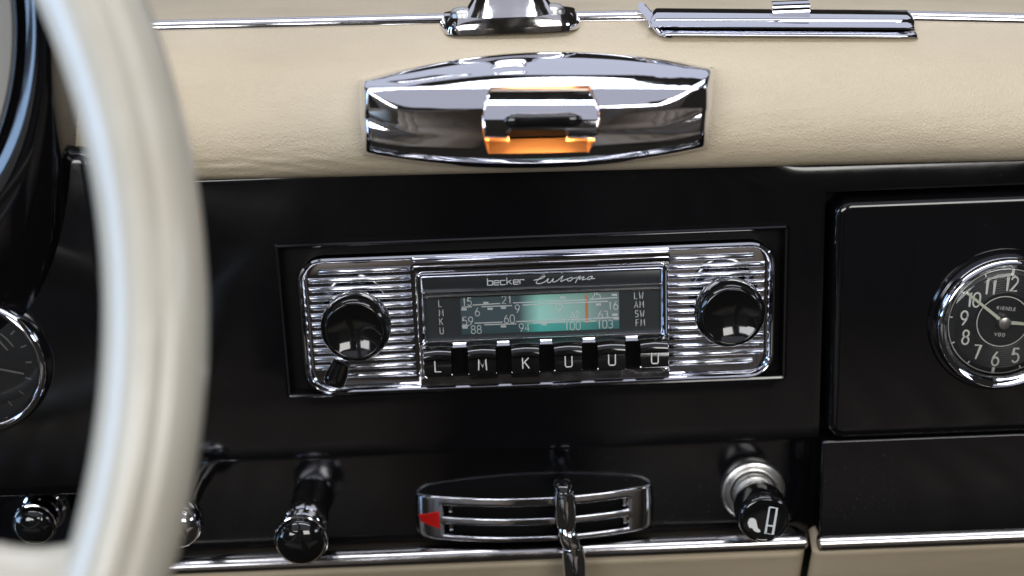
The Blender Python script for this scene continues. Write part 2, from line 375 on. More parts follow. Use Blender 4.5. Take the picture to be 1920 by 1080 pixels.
# horizontal ribs
def ribmesh(length, r, hgt):
    V = []; Fc = []; n = 12
    for x in (-length/2, -length/2+0.0005, length/2-0.0005, length/2):
        k = 0.35 if abs(x) > length/2-0.0001 else 1
        for q in range(n+1):
            a = math.pi*q/n; V.append((x, -hgt*k*math.sin(a), r*math.cos(a)))
    for i in range(3):
        for q in range(n): Fc.append((i*(n+1)+q, i*(n+1)+q+1, (i+1)*(n+1)+q+1, (i+1)*(n+1)+q))
    me = bpy.data.meshes.new('rib'); me.from_pydata(V, [], Fc); me.update(); me.shade_smooth(); me.materials.append(M['ribchrome']); return me
def ribs(x0, x1, zl_, parent):
    me = ribmesh(x1-x0, 0.00105, 0.0013)
    for z in zl_:
        o = bpy.data.objects.new('rib', me); COL.objects.link(o); o.parent = parent
        o.location = Vector(((x0+x1)/2, -0.0005, z)) - wloc(parent)
zr = [rc_.z + 0.0209 - k*0.00345 for k in range(13)]
xl0, xl1 = rc_.x - fw/2 + 0.0040, rp(774, 600, -.003)[0]
xr0, xr1 = rp(1250, 580, -.003)[0], rc_.x + fw/2 - 0.0040
ribs(xl0, xl1, zr[1:-1], radio); ribs(xr0, xr1, zr[1:-1], radio)
ribs(xl0+0.004, xl1, [zr[0], zr[-1]], radio); ribs(xr0, xr1-0.004, [zr[0], zr[-1]], radio)
# dial housing
dA = rp(772, 513, -.008); dB = rp(1252, 491, -.008); dC = rp(1256, 640, -.008); dD = rp(790, 655, -.008)
hx0, hx1 = (dA[0]+dD[0])/2, (dB[0]+dC[0])/2; hz1 = (dA[1]+dB[1])/2; hz0 = (dC[1]+dD[1])/2
hcx, hcz, hw, hh = (hx0+hx1)/2, (hz0+hz1)/2, hx1-hx0, hz1-hz0
kz0 = (rp(800, 708, -.009)[1] + rp(1250, 686, -.009)[1])/2              # foot of the keys
# black key well behind the buttons
rplate('key_well', hcx, (hz0+kz0)/2, hw, hz0-kz0+0.004, 0.0012, [(0, 0.000), (0, -0.0040), (0.0006, -0.0046)], M['matt'], radio)
rplate('dial_housing', hcx, hcz, hw, hh, 0.0030, [(0, 0.001), (0, -0.0068), (0.0001, -0.0080), (0.0004, -0.0086), (0.0008, -0.0088), (0.0012, -0.0086), (0.0018, -0.0081), (0.0028, -0.0072), (0.0030, -0.0068), (0.0030, -0.0050)], M['chrome'], radio, n=8)
# sloping bars above the dial and below the keys
def ramp_bar(name, x0, x1, rows):
    L = [[(x0 + k*0.0006, y+(0.0006 if q == 0 else 0), z) for y, z in rows] for q, k in ((0, 0), (1, 1))]
    L += [[(x1 - k*0.0006, y+(0.0006 if q == 0 else 0), z) for y, z in rows] for q, k in ((1, 1), (0, 0))]
    return loft(name, L, M['chrome'], radio, True, True, True, 35)
zr_t = rc_.z + fh/2 - 0.0028; zr_b = rc_.z - fh/2 + 0.0028; zm = (hz1+zr_t)/2
ramp_bar('brow_bar', hx0-0.0008, hx1+0.0008, [(-0.0004, hz1-0.0005), (-0.0076, hz1-0.0004), (-0.0074, hz1+0.0004), (-0.0056, zm-0.0002), (-0.0060, zm), (-0.0057, zm+0.0004), (-0.0034, zr_t), (-0.0004, zr_t)])
ramp_bar('sill_bar', hx0-0.0008, hx1+0.0008, [(-0.0004, zr_b), (-0.0040, zr_b), (-0.0036, zr_b+0.0008), (-0.0016, kz0-0.0002), (-0.0004, kz0-0.0002)])
# side cheeks running down beside the keys
for s, x in ((-1, hx0+0.0010), (1, hx1-0.0010)):
    rplate('side_cheek', x, (hz0+kz0)/2, 0.0018, hz0-kz0+0.003, 0.0006, [(0, 0.001), (0, -0.0062), (0.0004, -0.0070)], M['chrome'] if s < 0 else M['gloss'], radio)
iw, ih = hw-0.0048, hh-0.0048
zs_ = (rp(790, 552, -.007)[1]+rp(1245, 531, -.007)[1])/2                # divider between name band and scale
zt = hcz+ih/2; zb_ = hcz-ih/2
rplate('name_band', hcx, (zt+zs_)/2, iw+0.0004, zt-zs_, 0.0004, [(0, -0.0045), (0, -0.0064), (0.0003, -0.0066)], M['dial'], radio, n=3)
o = rplate('divider_bar', hcx, zs_, iw, 0.0009, 0.0003, [(0, -0.0045), (0, -0.0072), (0.0002, -0.0075)], M['chrome'], radio, n=3)
rplate('divider_bar', hcx, zs_-0.0022, iw, 0.0006, 0.0002, [(0, -0.0045), (0, -0.0064), (0.00015, -0.0066)], M['chrome_old'], radio, n=3)
rplate('dial_plate', hcx, (zs_+zb_)/2, iw+0.0004, zs_-zb_, 0.0004, [(0, -0.0042), (0, -0.0052)], M['slate'], radio, n=3)
sx0, sx1 = rp(864, 590, -.0055)[0], rp(1161, 590, -.0055)[0]
zlo = rp(1000, 622, -.0055)[1]; zhi = zs_-0.0028
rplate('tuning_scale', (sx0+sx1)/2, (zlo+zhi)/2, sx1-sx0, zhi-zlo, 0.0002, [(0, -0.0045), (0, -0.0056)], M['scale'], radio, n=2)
# pointer
nx, nz = rp(1100, 575, -.006)
rplate('pointer', nx, (zlo+zhi)/2+0.001, 0.0011, zhi-zlo-0.003, 0.0003, [(0, -0.0054), (0.0001, -0.0059)], M['needle'], radio, n=2)
# printing on the scale
YT = -0.0060
def rtext(s, px, py, hpx, rad=0.00016, adv=.78, wid=.9, name='scale_numeral', ma='printgrey'):
    x, z = rp(px, py, YT)
    tubes(name, text_lines(s, x, z, hpx*0.000209, YT, adv, wid), rad, M[ma], radio, 0.4, 4)
for s, px, py, h in (('15', 875, 566, 14), ('21', 950, 562, 14), ('25', 1117, 554, 14), ('6', 895, 585, 15), ('9', 970, 579, 15), ('12', 1046, 577, 13), ('16', 1149, 573, 15),
                     ('59', 877, 602, 15), ('60', 955, 598, 15), ('62', 1078, 590, 12), ('63', 1131, 590, 14), ('88', 893, 618, 15), ('94', 983, 614, 15), ('100', 1073, 611, 15), ('103', 1134, 608, 15)):
    rtext(s, px, py, h)
for s, px, py in (('L', 825, 569), ('M', 827, 587), ('K', 827, 603), ('U', 828, 620)): rtext(s, px, py, 12, 0.00015, name='band_letter')
for s, px, py in (('LW', 1197, 554), ('AM', 1198, 571), ('SW', 1199, 588), ('FM', 1200, 605)): rtext(s, px, py, 12, 0.00016, 0.95, 0.85, 'band_letter')
lines = []
for pa_, pb, ya, yb in ((886, 938, 572, 569), (962, 1100, 568, 562), (1106, 1158, 561, 558), (866, 885, 576, 575), (903, 960, 575, 573), (980, 1140, 572, 565),
                        (890, 942, 606, 604), (968, 1110, 603, 598), (1112, 1158, 597, 595), (866, 880, 611, 610), (908, 968, 609, 607), (1000, 1060, 606, 604), (1096, 1118, 603, 602)):
    a = rp(pa_, ya, YT); c = rp(pb, yb, YT); lines.append([(a[0], YT, a[1]), (c[0], YT, c[1])])
tubes('scale_line', lines, 0.00022, M['printgrey'], radio, 0.3, 4)
lines = []
for px, py in ((911, 568), (919, 579), (944, 577), (870, 580), (872, 614), (944, 612), (1020, 608), (1055, 558), (1122, 571), (1152, 553), (1153, 590), (1155, 597)):
    a = rp(px-5, py, YT); c = rp(px+5, py, YT); lines.append([(a[0], YT, a[1]), (c[0], YT, c[1])])
tubes('station_mark', lines, 0.00045, M['printgrey'], radio, 0.2, 4)
# maker's lettering
YN = -0.0068
x, z = rp(952, 529, YN)
tubes('lettering', text_lines('becker', x-0.0009, z, 0.00185, YN, 1.22, 1.06), 0.00016, M['printgrey'], radio, 0.4, 4)
def scr(pts): return smooth_line([(rp(px, py, YN)[0], YN, rp(px, py, YN)[1]) for px, py in pts], 5)
S = lambda X, Y_: (760+X/3.765, 480+Y_/3.765)
strokes = [[(905, 172), (935, 165), (965, 158), (985, 142), (965, 145), (935, 170), (925, 190), (945, 196), (985, 182), (1010, 160), (1003, 182), (1020, 188), (1045, 160), (1040, 180), (1055, 184)],
           [(1055, 184), (1085, 165), (1110, 142), (1108, 152), (1098, 180), (1125, 168), (1150, 160)],
           [(1175, 152), (1150, 160), (1145, 175), (1165, 175), (1180, 160), (1172, 152), (1190, 158), (1210, 150)],
           [(1222, 145), (1200, 190)], [(1215, 160), (1235, 142), (1228, 165), (1250, 150), (1262, 148), (1250, 168), (1280, 160)],
           [(1320, 142), (1295, 148), (1285, 162), (1300, 166), (1322, 146), (1315, 160), (1340, 158)]]
tubes('lettering', [scr([S(*q) for q in s]) for s in strokes], 0.00015, M['printgrey'], radio, 0.4, 4)
rplate('dial_glass', hcx, (zs_+zb_)/2, iw+0.0002, zs_-zb_-0.0004, 0.0004, [(0, -0.0066), (0.0002, -0.0068)], M['glass'], radio, n=3)
# push keys
keys = [('L', 821, 679), ('M', 904, 675), ('K', 985, 671), ('U', 1065, 668), ('U', 1146, 664), ('U', 1226, 660)]
kprof = [(-0.0042, 1.0)] + [(-0.0074-0.0062*math.sin(R(q)), 0.56+0.44*math.cos(R(q))) for q in range(6, 85, 6)] + [(-0.0136, 0.56), (-0.0130, 0.53), (-0.0132, 0.49), (-0.0140, 0.15), (-0.0141, 0.05), (-0.0136, 0.01), (-0.0042, 0.0)]
kz_all = sum(rp(px, py-2, -.011)[1] for _, px, py in keys)/6
for ch, px, py in keys:
    kx, kz = rp(px, py-2, -.011)[0], kz_all; kw = 0.0062; kh = 0.0106
    P = []
    for y, v in kprof:
        row = []
        hw_ = kw*(1.0 if v > 0.6 else 1.0)
        for u_ in (-1, -0.97, -0.9, -0.6, 0, 0.6, 0.9, 0.97, 1):
            e = abs(u_)
            yy = y if e < 0.95 else (y*0.9 if e < 0.99 else -0.0042)
            taper = 1 - 0.09*min(1, max(0, (-y-0.0080)/0.0045))
            crown = 0.0006*(1-u_*u_)*(1 if v > 0.55 else 0)
            row.append((kx + hw_*taper*min(e, 1)*(1 if u_ > 0 else -1 if u_ < 0 else 0), yy - 0.0, kz + (v-0.5)*kh + crown))
        P.append(row)
    key = grid('push_key', P, M['gloss'], radio, None, 40)
    tubes('key_letter', text_lines(ch, kx, kz-0.0014, 0.0042, -0.0141, wid=1.1), 0.00022, M['print'], key, 0.5, 6)
# knobs
def knob(px, py, lever=False):
    c = rp(px, py, -.0165)
    k = lathe('knob', c, [(0.0080, 0.000), (0.0080, -0.006), (0.0122, -0.0072), (0.0129, -0.0086), (0.0130, -0.0115), (0.0127, -0.0138), (0.0119, -0.0155), (0.0110, -0.0163), (0.01055, -0.0168), (0.0102, -0.0168), (0.0098, -0.0163)], M['gloss'], radio, cap1=False, sharp=70)
    lathe('knob_face', c, [(0.0100, -0.0160)] + [(0.00985*q, -0.0166+0.0030*(1-q*q)) for q in (1, .9, .8, .7, .6, .5, .4, .3, .2, .1, .02)], M['gloss'], k, sharp=80)
    if lever:
        a = W(640, 680, -.009); e = W(624, 724, -.009)
        L = []
        for t, w_ in ((0, .0034), (.2, .0036), (.55, .0041), (.8, .0042), (.93, .0036), (1.0, .0018)):
            p = a.lerp(e, t); d = (e-a).normalized(); s = Vector((d.z, 0, -d.x))
            L.append([p + s*w_*math.cos(2*math.pi*q/16) + Vector((0, -1, 0))*(0.0030*(w_/.0041))*math.sin(2*math.pi*q/16) for q in range(16)])
        loft('balance_lever', L, M['gloss'], radio, True, True, True, 60)
        sp_ = W(655, 645, -.004)
        lathe('knob_spindle', rp(665, 622, -.0165), [(0.006, 0.0), (0.006, -0.007)], M['matt'], radio)
knob(665, 621, True); knob(1372, 594)

# ================================================================== DASH LAMP (chrome housing on the pad)
lamp = thing('dash_lamp', W(1005, 300, -0.006), 'boat-shaped chrome dashboard lamp glowing amber through its open shutter', 'lamp')
def q3(pts, x):
    (x0, y0), (x1, y1), (x2, y2) = pts
    return y0*(x-x1)*(x-x2)/((x0-x1)*(x0-x2)) + y1*(x-x0)*(x-x2)/((x1-x0)*(x1-x2)) + y2*(x-x0)*(x-x1)/((x2-x0)*(x2-x1))
Tt = lambda x: q3(((683, 148), (1000, 97), (1331, 126)), x)
Bb = lambda x: q3(((690, 291), (1000, 315), (1316, 280)), x)
Lx = lambda y: 676 + (y-148)/143*7 - 5*(1-((y-220)/72)**2)
Rx = lambda y: 1338 - (y-126)/154*15 + 5*(1-((y-203)/77)**2)
hs = np.array([0, .015, .04, .08, .12, .17, .25, .35, .45, .52, .545, .60, .66, .72, .78, .82, .835, .85, .88, .91, .94, .97, .99, 1.0])
hv = np.array([0, .0042, .0076, .0100, .0114, .0122, .0128, .0133, .0136, .0137, .0135, .0131, .0128, .0124, .0119, .0114, .0107, .0107, .0104, .0095, .0078, .0050, .0026, 0])
def lampY(px, py):
    t, b_ = Tt(px), Bb(px); s = min(max((b_-py)/(b_-t), 0), 1)
    l, r_ = Lx(py), Rx(py); q = min(max((px-l)/(r_-l)*2-1, -1), 1); e = abs(q)
    base = float(np.interp(py, [95, 118, 140, 165, 205, 250, 300, 316], [-.004, -.0100, -.0150, -.0185, -.0205, -.0210, -.0200, -.0190]))
    bend = 0.30*min(max((e-0.66)/0.30, 0), 1)**2                        # crease climbs to the corners
    s2 = s if bend == 0 else (s*0.53/(0.53+bend) if s < 0.53+bend else 0.53+(s-0.53-bend)*0.47/(0.47-bend))
    h = float(np.interp(s2, hs, hv))
    end = math.sqrt(max(0, 1-(max(0, (e-0.945))/0.055)**2)) if e > 0.945 else 1
    front = max(0, 1-abs(s2-0.3)/0.28)
    h = h*(0.10+0.90*end) - front*0.0035*(e**2)*end
    return base - max(h, 0)
def side(a, b_, n, fn): return [fn(a + (b_-a)*k/n) for k in range(n)]
outer = side(676, 1338, 130, lambda x: (x, Tt(x))) + side(126, 280, 46, lambda y: (Rx(y) if 126 < y < 280 else (1338 if y <= 126 else 1323), y)) + side(1323, 683, 130, lambda x: (x, Bb(x))) + side(291, 148, 46, lambda y: (Lx(y), y))
hole = side(0, 1, 130, lambda t: (919+187*t, 163-3*t)) + side(0, 1, 46, lambda t: (1106-2*t + 21*math.sin(math.pi*t), 160+126*t)) + side(0, 1, 130, lambda t: (1104-188*t, 286+4*t)) + side(0, 1, 46, lambda t: (916+3*t - 15*math.sin(math.pi*t), 290-127*t))
loops = [[W(x, y, lampY(x, y)+0.030) for x, y in outer]]
for t in [0, .004, .01, .018, .028, .04, .055, .07, .085] + frange(.1, .9, 44) + [.95, .985, 1.0]:
    row = []
    for (ox, oy), (ix, iy) in zip(outer, hole):
        x, y = ox+(ix-ox)*t, oy+(iy-oy)*t; row.append(W(x, y, lampY(x, y)))
    loops.append(row)
loops.append([W(x+(1012-x)*.008, y+(225-y)*.02, lampY(x, y)+0.0012) for x, y in hole])
hous = loft('housing', loops, M['chrome'], lamp, False, False, True, 28)
# pocket
yh = [lampY(x, y) for x, y in hole]
pock = [[W(x+(1012-x)*.010, y+(225-y)*.02, Y_+0.0012) for (x, y), Y_ in zip(hole, yh)]]
pock.append([Vector((p.x, 0.002, p.z+0.002)) for p in pock[0]])
loft('pocket', pock, M['reflector'], lamp, False, False, True, 40)
loft('pocket_back', [[Vector((p.x, 0.001, p.z)) for p in pock[1]], [Vector((p.x, -0.011, p.z)) for p in pock[1]]], M['matt'], lamp, False, True)
# rotating shutter
def shY(py):
    y0 = lampY(1012, 225) - 0.0012
    return y0 + (0.0001+0.0062*((py-246)/17)**2 if py > 246 else 0.0085*((255-py)/90)**2)
rows = frange(166, 262, 32); cols = frange(-1, 1, 60); P = []
for py in rows:
    t = (py-161)/127; xl = 918 - 15*math.sin(math.pi*t)+2; xr = 1105 + 21*math.sin(math.pi*t)-2.5
    P.append([W(xl+(xr-xl)*(u_+1)/2, py - (0 if py < 245 else 0), shY(py)) for u_ in cols])
def shskip(i, j):
    py = (rows[i]+rows[i+1])/2; u_ = (cols[j]+cols[j+1])/2
    lim = 0.50 if py > 250 else 0.44 + 0.006*(py-242)
    return py > 243 and -lim-0.08 < u_ < lim-0.02
sh = grid('shutter', P, M['chrome'], lamp, shskip, 50)
sm = sh.modifiers.new('thick', 'SOLIDIFY'); sm.thickness = 0.0009; sm.offset = 1
a, e = W(956, 227, shY(227)-0.0006), W(1081, 225, shY(226)-0.0006); L = []
for t in [0, .01, .03, .06, .10] + frange(.15, .85, 14) + [.90, .94, .97, .99, 1]:
    p = a.lerp(e, t); p = p + (a-e)*0.0
    d = min(t, 1-t); k = math.sqrt(max(0.02, 1-(1-d/0.10)**2)) if d < 0.10 else 1
    k *= 1 - 0.10*math.sin(math.pi*t)
    L.append([p + Vector((((-1 if t < .5 else 1)*0.002*(1-d/0.10) if d < .10 else 0), -0.0018*k*math.sin(2*math.pi*q/20), 0.0026*k*math.cos(2*math.pi*q/20))) for q in range(20)])
loft('finger_grip', L, M['gloss'], sh, True, True, True, 60)
bp_ = W(1012, 222, -0.017)
L = [[(bp_.x-0.012+0.024*t, bp_.y+0.003*k*math.cos(2*math.pi*q/16), bp_.z+0.004+0.003*k*math.sin(2*math.pi*q/16)) for q in range(16)] for t, k in ((0, .1), (.04, .6), (.12, 1), (.88, 1), (.96, .6), (1, .1))]
loft('bulb', L, M['bulb'], lamp, True, True, True, 60)

# ================================================================== HEATER CONTROL
pa_ = W(779, 930, 0.004); pb_ = W(1223, 899, 0.004)
hc_z1 = (pa_.z+pb_.z)/2; hx_0, hx_1 = pa_.x, pb_.x; hH = 0.0186
heat = thing('heater_control', ((hx_0+hx_1)/2, 0.0065, hc_z1-hH), 'curved chrome heater control with two slots and a red wedge mark', 'heater control')
ybow = lambda a_: 0.0030 - 0.0080*(1-a_*a_)
acol = sorted(set(frange(-1, -.765, 6) + frange(-.765, .785, 30) + frange(.785, 1, 6)))
vrow = [0, .06, .12, .19, .24, .33, .42, .47, .52, .57, .62, .68, .76, .84, .89, .94, 1.0]
def hz(a_, v): 
    taper = 1 - 0.10*max(0, (abs(a_)-0.80)/0.20)**2
    return hc_z1 - hH/2 + (0.5-v)*hH*taper
hxp = lambda a_, v: (hx_0+hx_1)/2 + (hx_1-hx_0)/2*(a_ if abs(a_) < .9 else math.copysign(.9+(abs(a_)-.9)*(1-0.15*abs(v-.5)**2*4*0.6), a_))
P = [[(hxp(a_, v), ybow(a_)+(0.0030*((abs(a_)-.9)/.1)**2 if abs(a_) > .9 else 0), hz(a_, v)) for a_ in acol] for v in vrow]
def hsk(i, j):
    v = (vrow[i]+vrow[i+1])/2; a_ = (acol[j]+acol[j+1])/2
    if not -.765 < a_ < .785: return False
    edge = min(abs(a_+.765), abs(a_-.785)) < 0.02
    for lo, hi in ((.19, .47), (.62, .89)):
        if lo < v < hi:
            return not (edge and (v < lo+.05 or v > hi-.05))
    return False
fp = grid('face_plate', P, M['chrome'], heat, hsk, 50)
so = fp.modifiers.new('thick', 'SOLIDIFY'); so.thickness = 0.0016; so.offset = 0
bv = fp.modifiers.new('bev', 'BEVEL'); bv.width = 0.0004; bv.segments = 2; bv.limit_method = 'ANGLE'; bv.angle_limit = R(50)
# body behind the plate
L = []
for y_f, in_ in ((1, 0.0004), (0.80, 0.0004), (0, 0.0004)):
    top = [(hx_0+(hx_1-hx_0)*(a_*.985+1)/2, min(0.0064, ybow(a_)+0.0010)*y_f + 0.0066*(1-y_f), hz(a_, 0)-in_) for a_ in frange(-1, 1, 40)]
    bot = [(p[0], p[1], p[2]-hH+2*in_) for p in reversed(top)]
    L.append(top+bot)
loft('body', [L[0], L[2]], M['matt'], heat, False, False, True, 40)
P = [[(hx_0+(hx_1-hx_0)*(a_*.98+1)/2, ybow(a_)+0.0045, hc_z1-hH*(0.03+.94*v)) for a_ in frange(-1, 1, 40)] for v in (0, .5, 1)]
grid('slot_backing', P, M['matt'], heat)
for a_, v in ((-.73, .33), (-.73, .755), (.74, .33), (.74, .755)):
    x = (hx_0+hx_1)/2+(hx_1-hx_0)/2*a_; z = hc_z1-hH*v
    rplate('slot_stop', x+0.001, z, 0.0016, 0.0046, 0.0004, [(0, ybow(a_)+0.005), (0, ybow(a_)+0.0026), (0.0003, ybow(a_)+0.0023)], M['chrome_old'], heat, n=3)
tri = [W(785, 966, 0.002), W(823, 959, -0.001), W(825, 992, -0.001), W(790, 978, 0.002)]
cc = sum(tri, Vector())/4
yy = [ybow(((p.x-hx_0)/(hx_1-hx_0))*2-1) for p in tri]
loft('red_mark', [[Vector((p.x, y_+0.0004, p.z)) for p, y_ in zip(tri, yy)], [Vector((p.x, y_-0.0010, p.z)) for p, y_ in zip(tri, yy)], [Vector((p.x+(cc.x-p.x)*.1, y_-0.0014, p.z+(cc.z-p.z)*.1)) for p, y_ in zip(tri, yy)]], M['red'], heat, False, True)
def lever(pts, stem, group=None):
    """pts: (px, py, halfwidth px) down the chrome grip; stem: black arm points"""
    YL = -0.015; L = []
    for px, py, w_ in pts:
        c = W(px, py, YL); r_ = w_*0.0002
        L.append([(c.x + r_*math.cos(2*math.pi*q/28)*(1.0 if abs(math.cos(2*math.pi*q/28)) > .25 else 1), c.y - r_*0.8*math.sin(2*math.pi*q/28)*(1.12 if abs(math.cos(2*math.pi*q/28)) < .30 else 1), c.z) for q in range(28)])
    g = loft('lever_grip', L, M['chrome'], heat, True, True, True, 30)
    return g
lever([(1057, 922, 12), (1058, 924, 18), (1059, 931, 20), (1060, 955, 20.5), (1061, 979, 20), (1062, 987, 18), (1062, 990, 12)], None)
lever([(1073, 1024, 14), (1074, 1027, 20), (1075, 1036, 22.5), (1077, 1055, 23), (1078, 1078, 22.5), (1079, 1090, 19), (1079, 1094, 13)], None)
def arm(pts, r_, ma):
    L = []
    P_ = [W(*p) for p in pts]
    for i, p in enumerate(P_):
        rr_ = r_[i]
        L.append([(p.x + rr_*math.cos(2*math.pi*q/14), p.y - rr_*.7*math.sin(2*math.pi*q/14), p.z) for q in range(14)])
    loft('lever_arm', L, ma, heat, True, True, True, 60)
arm([(1053, 893, -.009), (1054, 899, -.011), (1055, 908, -.0135), (1057, 924, -.015)], [.0012, .0030, .0037, .0032], M['gloss'])
arm([(1061, 988, -.014), (1064, 1000, -.015), (1069, 1015, -.0155), (1073, 1027, -.0155)], [.0030, .0034, .0038, .0034], M['chrome_old'])
# arms reaching back through the slots
for zz in (.33, .755):
    x = W(1052, 960, -.02).x; z = hc_z1-hH*zz
    rplate('lever_blade', x, z, 0.0026, 0.0034, 0.0008, [(0, 0.001), (0, -0.014)], M['gloss'], heat, n=3)

# ================================================================== CIGARETTE LIGHTER
lc = rp(1412, 921, 0.0045); LY = 0.0045
lt = thing('cigarette_lighter', (lc[0], 0.0065, lc[1]-0.012), 'cigarette lighter with pictogram on its black knob in a ringed metal socket', 'cigarette lighter')
lathe('socket_ring', lc, [(q[0], q[1]+LY) for q in [(0.0128, 0.0026), (0.0128, 0.000), (0.0124, -0.0010), (0.0116, -0.0014), (0.0108, -0.0010), (0.0104, -0.0006), (0.0101, -0.0012), (0.0096, -0.0014), (0.0091, -0.001), (0.0088, 0.001)]], M['satin'], lt, cap1=False)
lathe('barrel', lc, [(q[0], q[1]+LY) for q in [(0.0086, 0.003), (0.0084, -0.0030), (0.0080, -0.0040), (0.0074, -0.0042), (0.0074, -0.0065), (0.0078, -0.0070), (0.0078, -0.0095), (0.0070, -0.0100), (0.0070, -0.0130)]], M['satin'], lt)
kb = lathe('knob', lc, [(q[0], q[1]+LY) for q in [(0.0060, -0.0105), (0.0088, -0.0110), (0.0098, -0.0122), (0.0101, -0.0140), (0.0101, -0.0215), (0.0098, -0.0240), (0.0092, -0.0252), (0.0084, -0.0256), (0.0078, -0.0253), (0.003, -0.0252), (0.0005, -0.0252)]], M['gloss'], lt, sharp=50)
def lrp(px, py): p = W(px, py, -.0211); return p.x, p.z
L = []
for px, py, r_ in ((1404, 985, .2), (1405, 984, 5), (1408, 983, 8.5), (1412, 981, 9.5), (1415, 983, 7.5), (1417, 988, 4.5), (1420, 993, 3.5), (1424, 996, 2.5), (1426, 997, .5)):
    x, z = lrp(px, py); L.append([(x + r_*.0002*0.35*math.cos(2*math.pi*q/10), -0.0254-0.0003*math.sin(2*math.pi*q/10), z + r_*.0002*math.sin(2*math.pi*q/10+.0)) for q in range(10)])
cx_, cz_ = lrp(1411, 982)
V0, F0 = [], []
bl = [(1402, 981), (1405, 974), (1411, 972), (1417, 975), (1419, 982), (1421, 990), (1426, 996), (1421, 998), (1414, 995), (1410, 990), (1405, 989)]
sm_ = smooth_line([(lrp(*p)[0], -0.0212, lrp(*p)[1]) for p in bl+[bl[0]]], 4)[:-1]
loft('pictogram', [[(p.x, -0.0206, p.z) for p in sm_], [tuple(p) for p in sm_]], M['print'], kb, False, True)
cg = [(1443, 951), (1457, 953), (1449, 1002), (1435, 1000)]
cgp = [(lrp(*p)[0], -0.0211, lrp(*p)[1]) for p in cg]
tubes('pictogram', [cgp+[cgp[0]], [(lrp(1437, 985)[0], -.0211, lrp(1437, 985)[1]), (lrp(1452, 987)[0], -.0211, lrp(1452, 987)[1])]], 0.00032, M['printgrey'], kb, 0.4, 4)

# ================================================================== PULL KNOBS
def pull(px, py, yb, label, rb=0.0098):
    c = rp(px, py, yb)
    t = thing('pull_knob', (c[0], 0.0065, c[1]-0.008), label, 'knob', 'pull knobs along the lower dashboard')
    lathe('collar', c, [(0.0060, yb+0.0240), (0.0080, yb+0.0238), (0.0085, yb+0.0228), (0.0085, yb+0.0165), (0.0078, yb+0.0160), (0.0078, yb+0.0118), (0.0072, yb+0.0112), (0.0045, yb+0.0110)], M['chrome'], t)
    lathe('shaft', c, [(0.0078, 0.0068), (0.0074, yb+0.0240), (0.0046, yb+0.0238), (0.0046, yb+0.006)], M['matt'], t)
    lathe('rim', c, [(0.006, yb+0.0072), (rb+0.0002, yb+0.0062), (rb+0.0007, yb+0.0052), (rb+0.0005, yb+0.0044), (rb-0.0004, yb+0.004)], M['chrome_old'], t, n=14, cap1=False)
    lathe('ball', c, [(rb*0.93, yb+0.0068)] + [(rb*0.985*math.cos(R(a_)), yb+0.0045-rb*0.62*math.sin(R(a_))) for a_ in (0, 10, 20, 30, 40, 50, 60, 70, 80, 88)], M['gloss'], t, sharp=80)
    return t
pull(561, 1023, -0.027, 'glossy black round pull knob with faceted rim, between wheel rim and heater control')
pull(58, 994, -0.020, 'dark pull knob with chrome collar behind the steering wheel spoke', 0.0080)
c = rp(334, 987, -0.03)
t = thing('chrome_knob', (c[0], 0.0065, c[1]-0.008), 'bright chrome round knob half hidden behind the ivory wheel rim', 'knob', 'pull knobs along the lower dashboard')
lathe('shaft', c, [(0.0035, 0.0068), (0.0035, -0.020)], M['gloss'], t)
lathe('head', c, [(0.0045, -0.0185), (0.0078, -0.021), (0.0086, -0.0240), (0.0088, -0.0275), (0.0082, -0.0310), (0.0065, -0.0335), (0.0035, -0.0348), (0.0002, -0.0350)], M['chrome'], t, sharp=80)

# ================================================================== CLOCK
cc_ = W(1884, 606, -0.008); ck = (cc_.x, cc_.z)
clock = thing('dash_clock', (ck[0], -0.003, ck[1]-0.027), 'round chrome-rimmed dashboard clock with black dial on the glove box door', 'clock')
lathe('flange', ck, [(0.0278, -0.0020), (0.0278, -0.0046), (0.0272, -0.0054), (0.0255, -0.0056)], M['black'], clock, cap1=False)
lathe('bezel', ck, [(0.0262, -0.0036), (0.0262, -0.0066), (0.0258, -0.0088), (0.0250, -0.0103), (0.0241, -0.0108), (0.0233, -0.0103), (0.0226, -0.0090), (0.0221, -0.0086), (0.0216, -0.0080), (0.0214, -0.0060)], M['chrome'], clock, cap1=False, sharp=50)
dp = [(0.0216, -0.0058)]
for k in range(9):
    r0 = 0.0188 - k*0.0009; dp += [(r0, -0.0058), (r0-0.00025, -0.00595), (r0-0.0005, -0.00595), (r0-0.00075, -0.0058)]
dp += [(0.0100, -0.0058), (0.0005, -0.0058)]
dial = lathe('dial', ck, dp, M['dial'], clock, n=96)
TILT = R(-7.5); YD = -0.0061
def cpt(ang, r_, y=YD):                                                # clock angle in degrees, 0 = twelve
    a_ = R(90-ang)+TILT; return (ck[0]+r_*math.cos(a_), y, ck[1]+r_*math.sin(a_))
for h in range(1, 13):
    p = cpt(h*30, 0.0148)
    tubes('numeral', text_lines(str(h), p[0], p[2], 0.0055, YD, 0.62, 0.80, TILT*0.4), 0.00033, M['print'], dial, 0.3, 6)
tubes('minute_ring', [[cpt(a_, 0.0205) for a_ in range(0, 361, 4)], [cpt(a_, 0.0098) for a_ in range(0, 361, 6)]], 0.00016, M['print'], dial, 0.3, 4)
for h in range(12):
    big = h % 3 == 0
    tubes('hour_mark', [[cpt(h*30, 0.0205), cpt(h*30, 0.0183 if h % 6 == 0 else 0.0192)]], 0.00055 if h % 6 == 0 else 0.00028, M['print'], dial, 0.3, 4)
p = cpt(3, 0.0052); tubes('lettering', text_lines('KIENZLE', p[0], p[2], 0.0012, YD, .8, 1.1, TILT), 0.00010, M['print'], dial, 0.3, 4)
p = cpt(183, 0.0052); tubes('lettering', text_lines('VDO', p[0], p[2], 0.0012, YD, .95, 1.3, TILT), 0.00010, M['print'], dial, 0.3, 4)
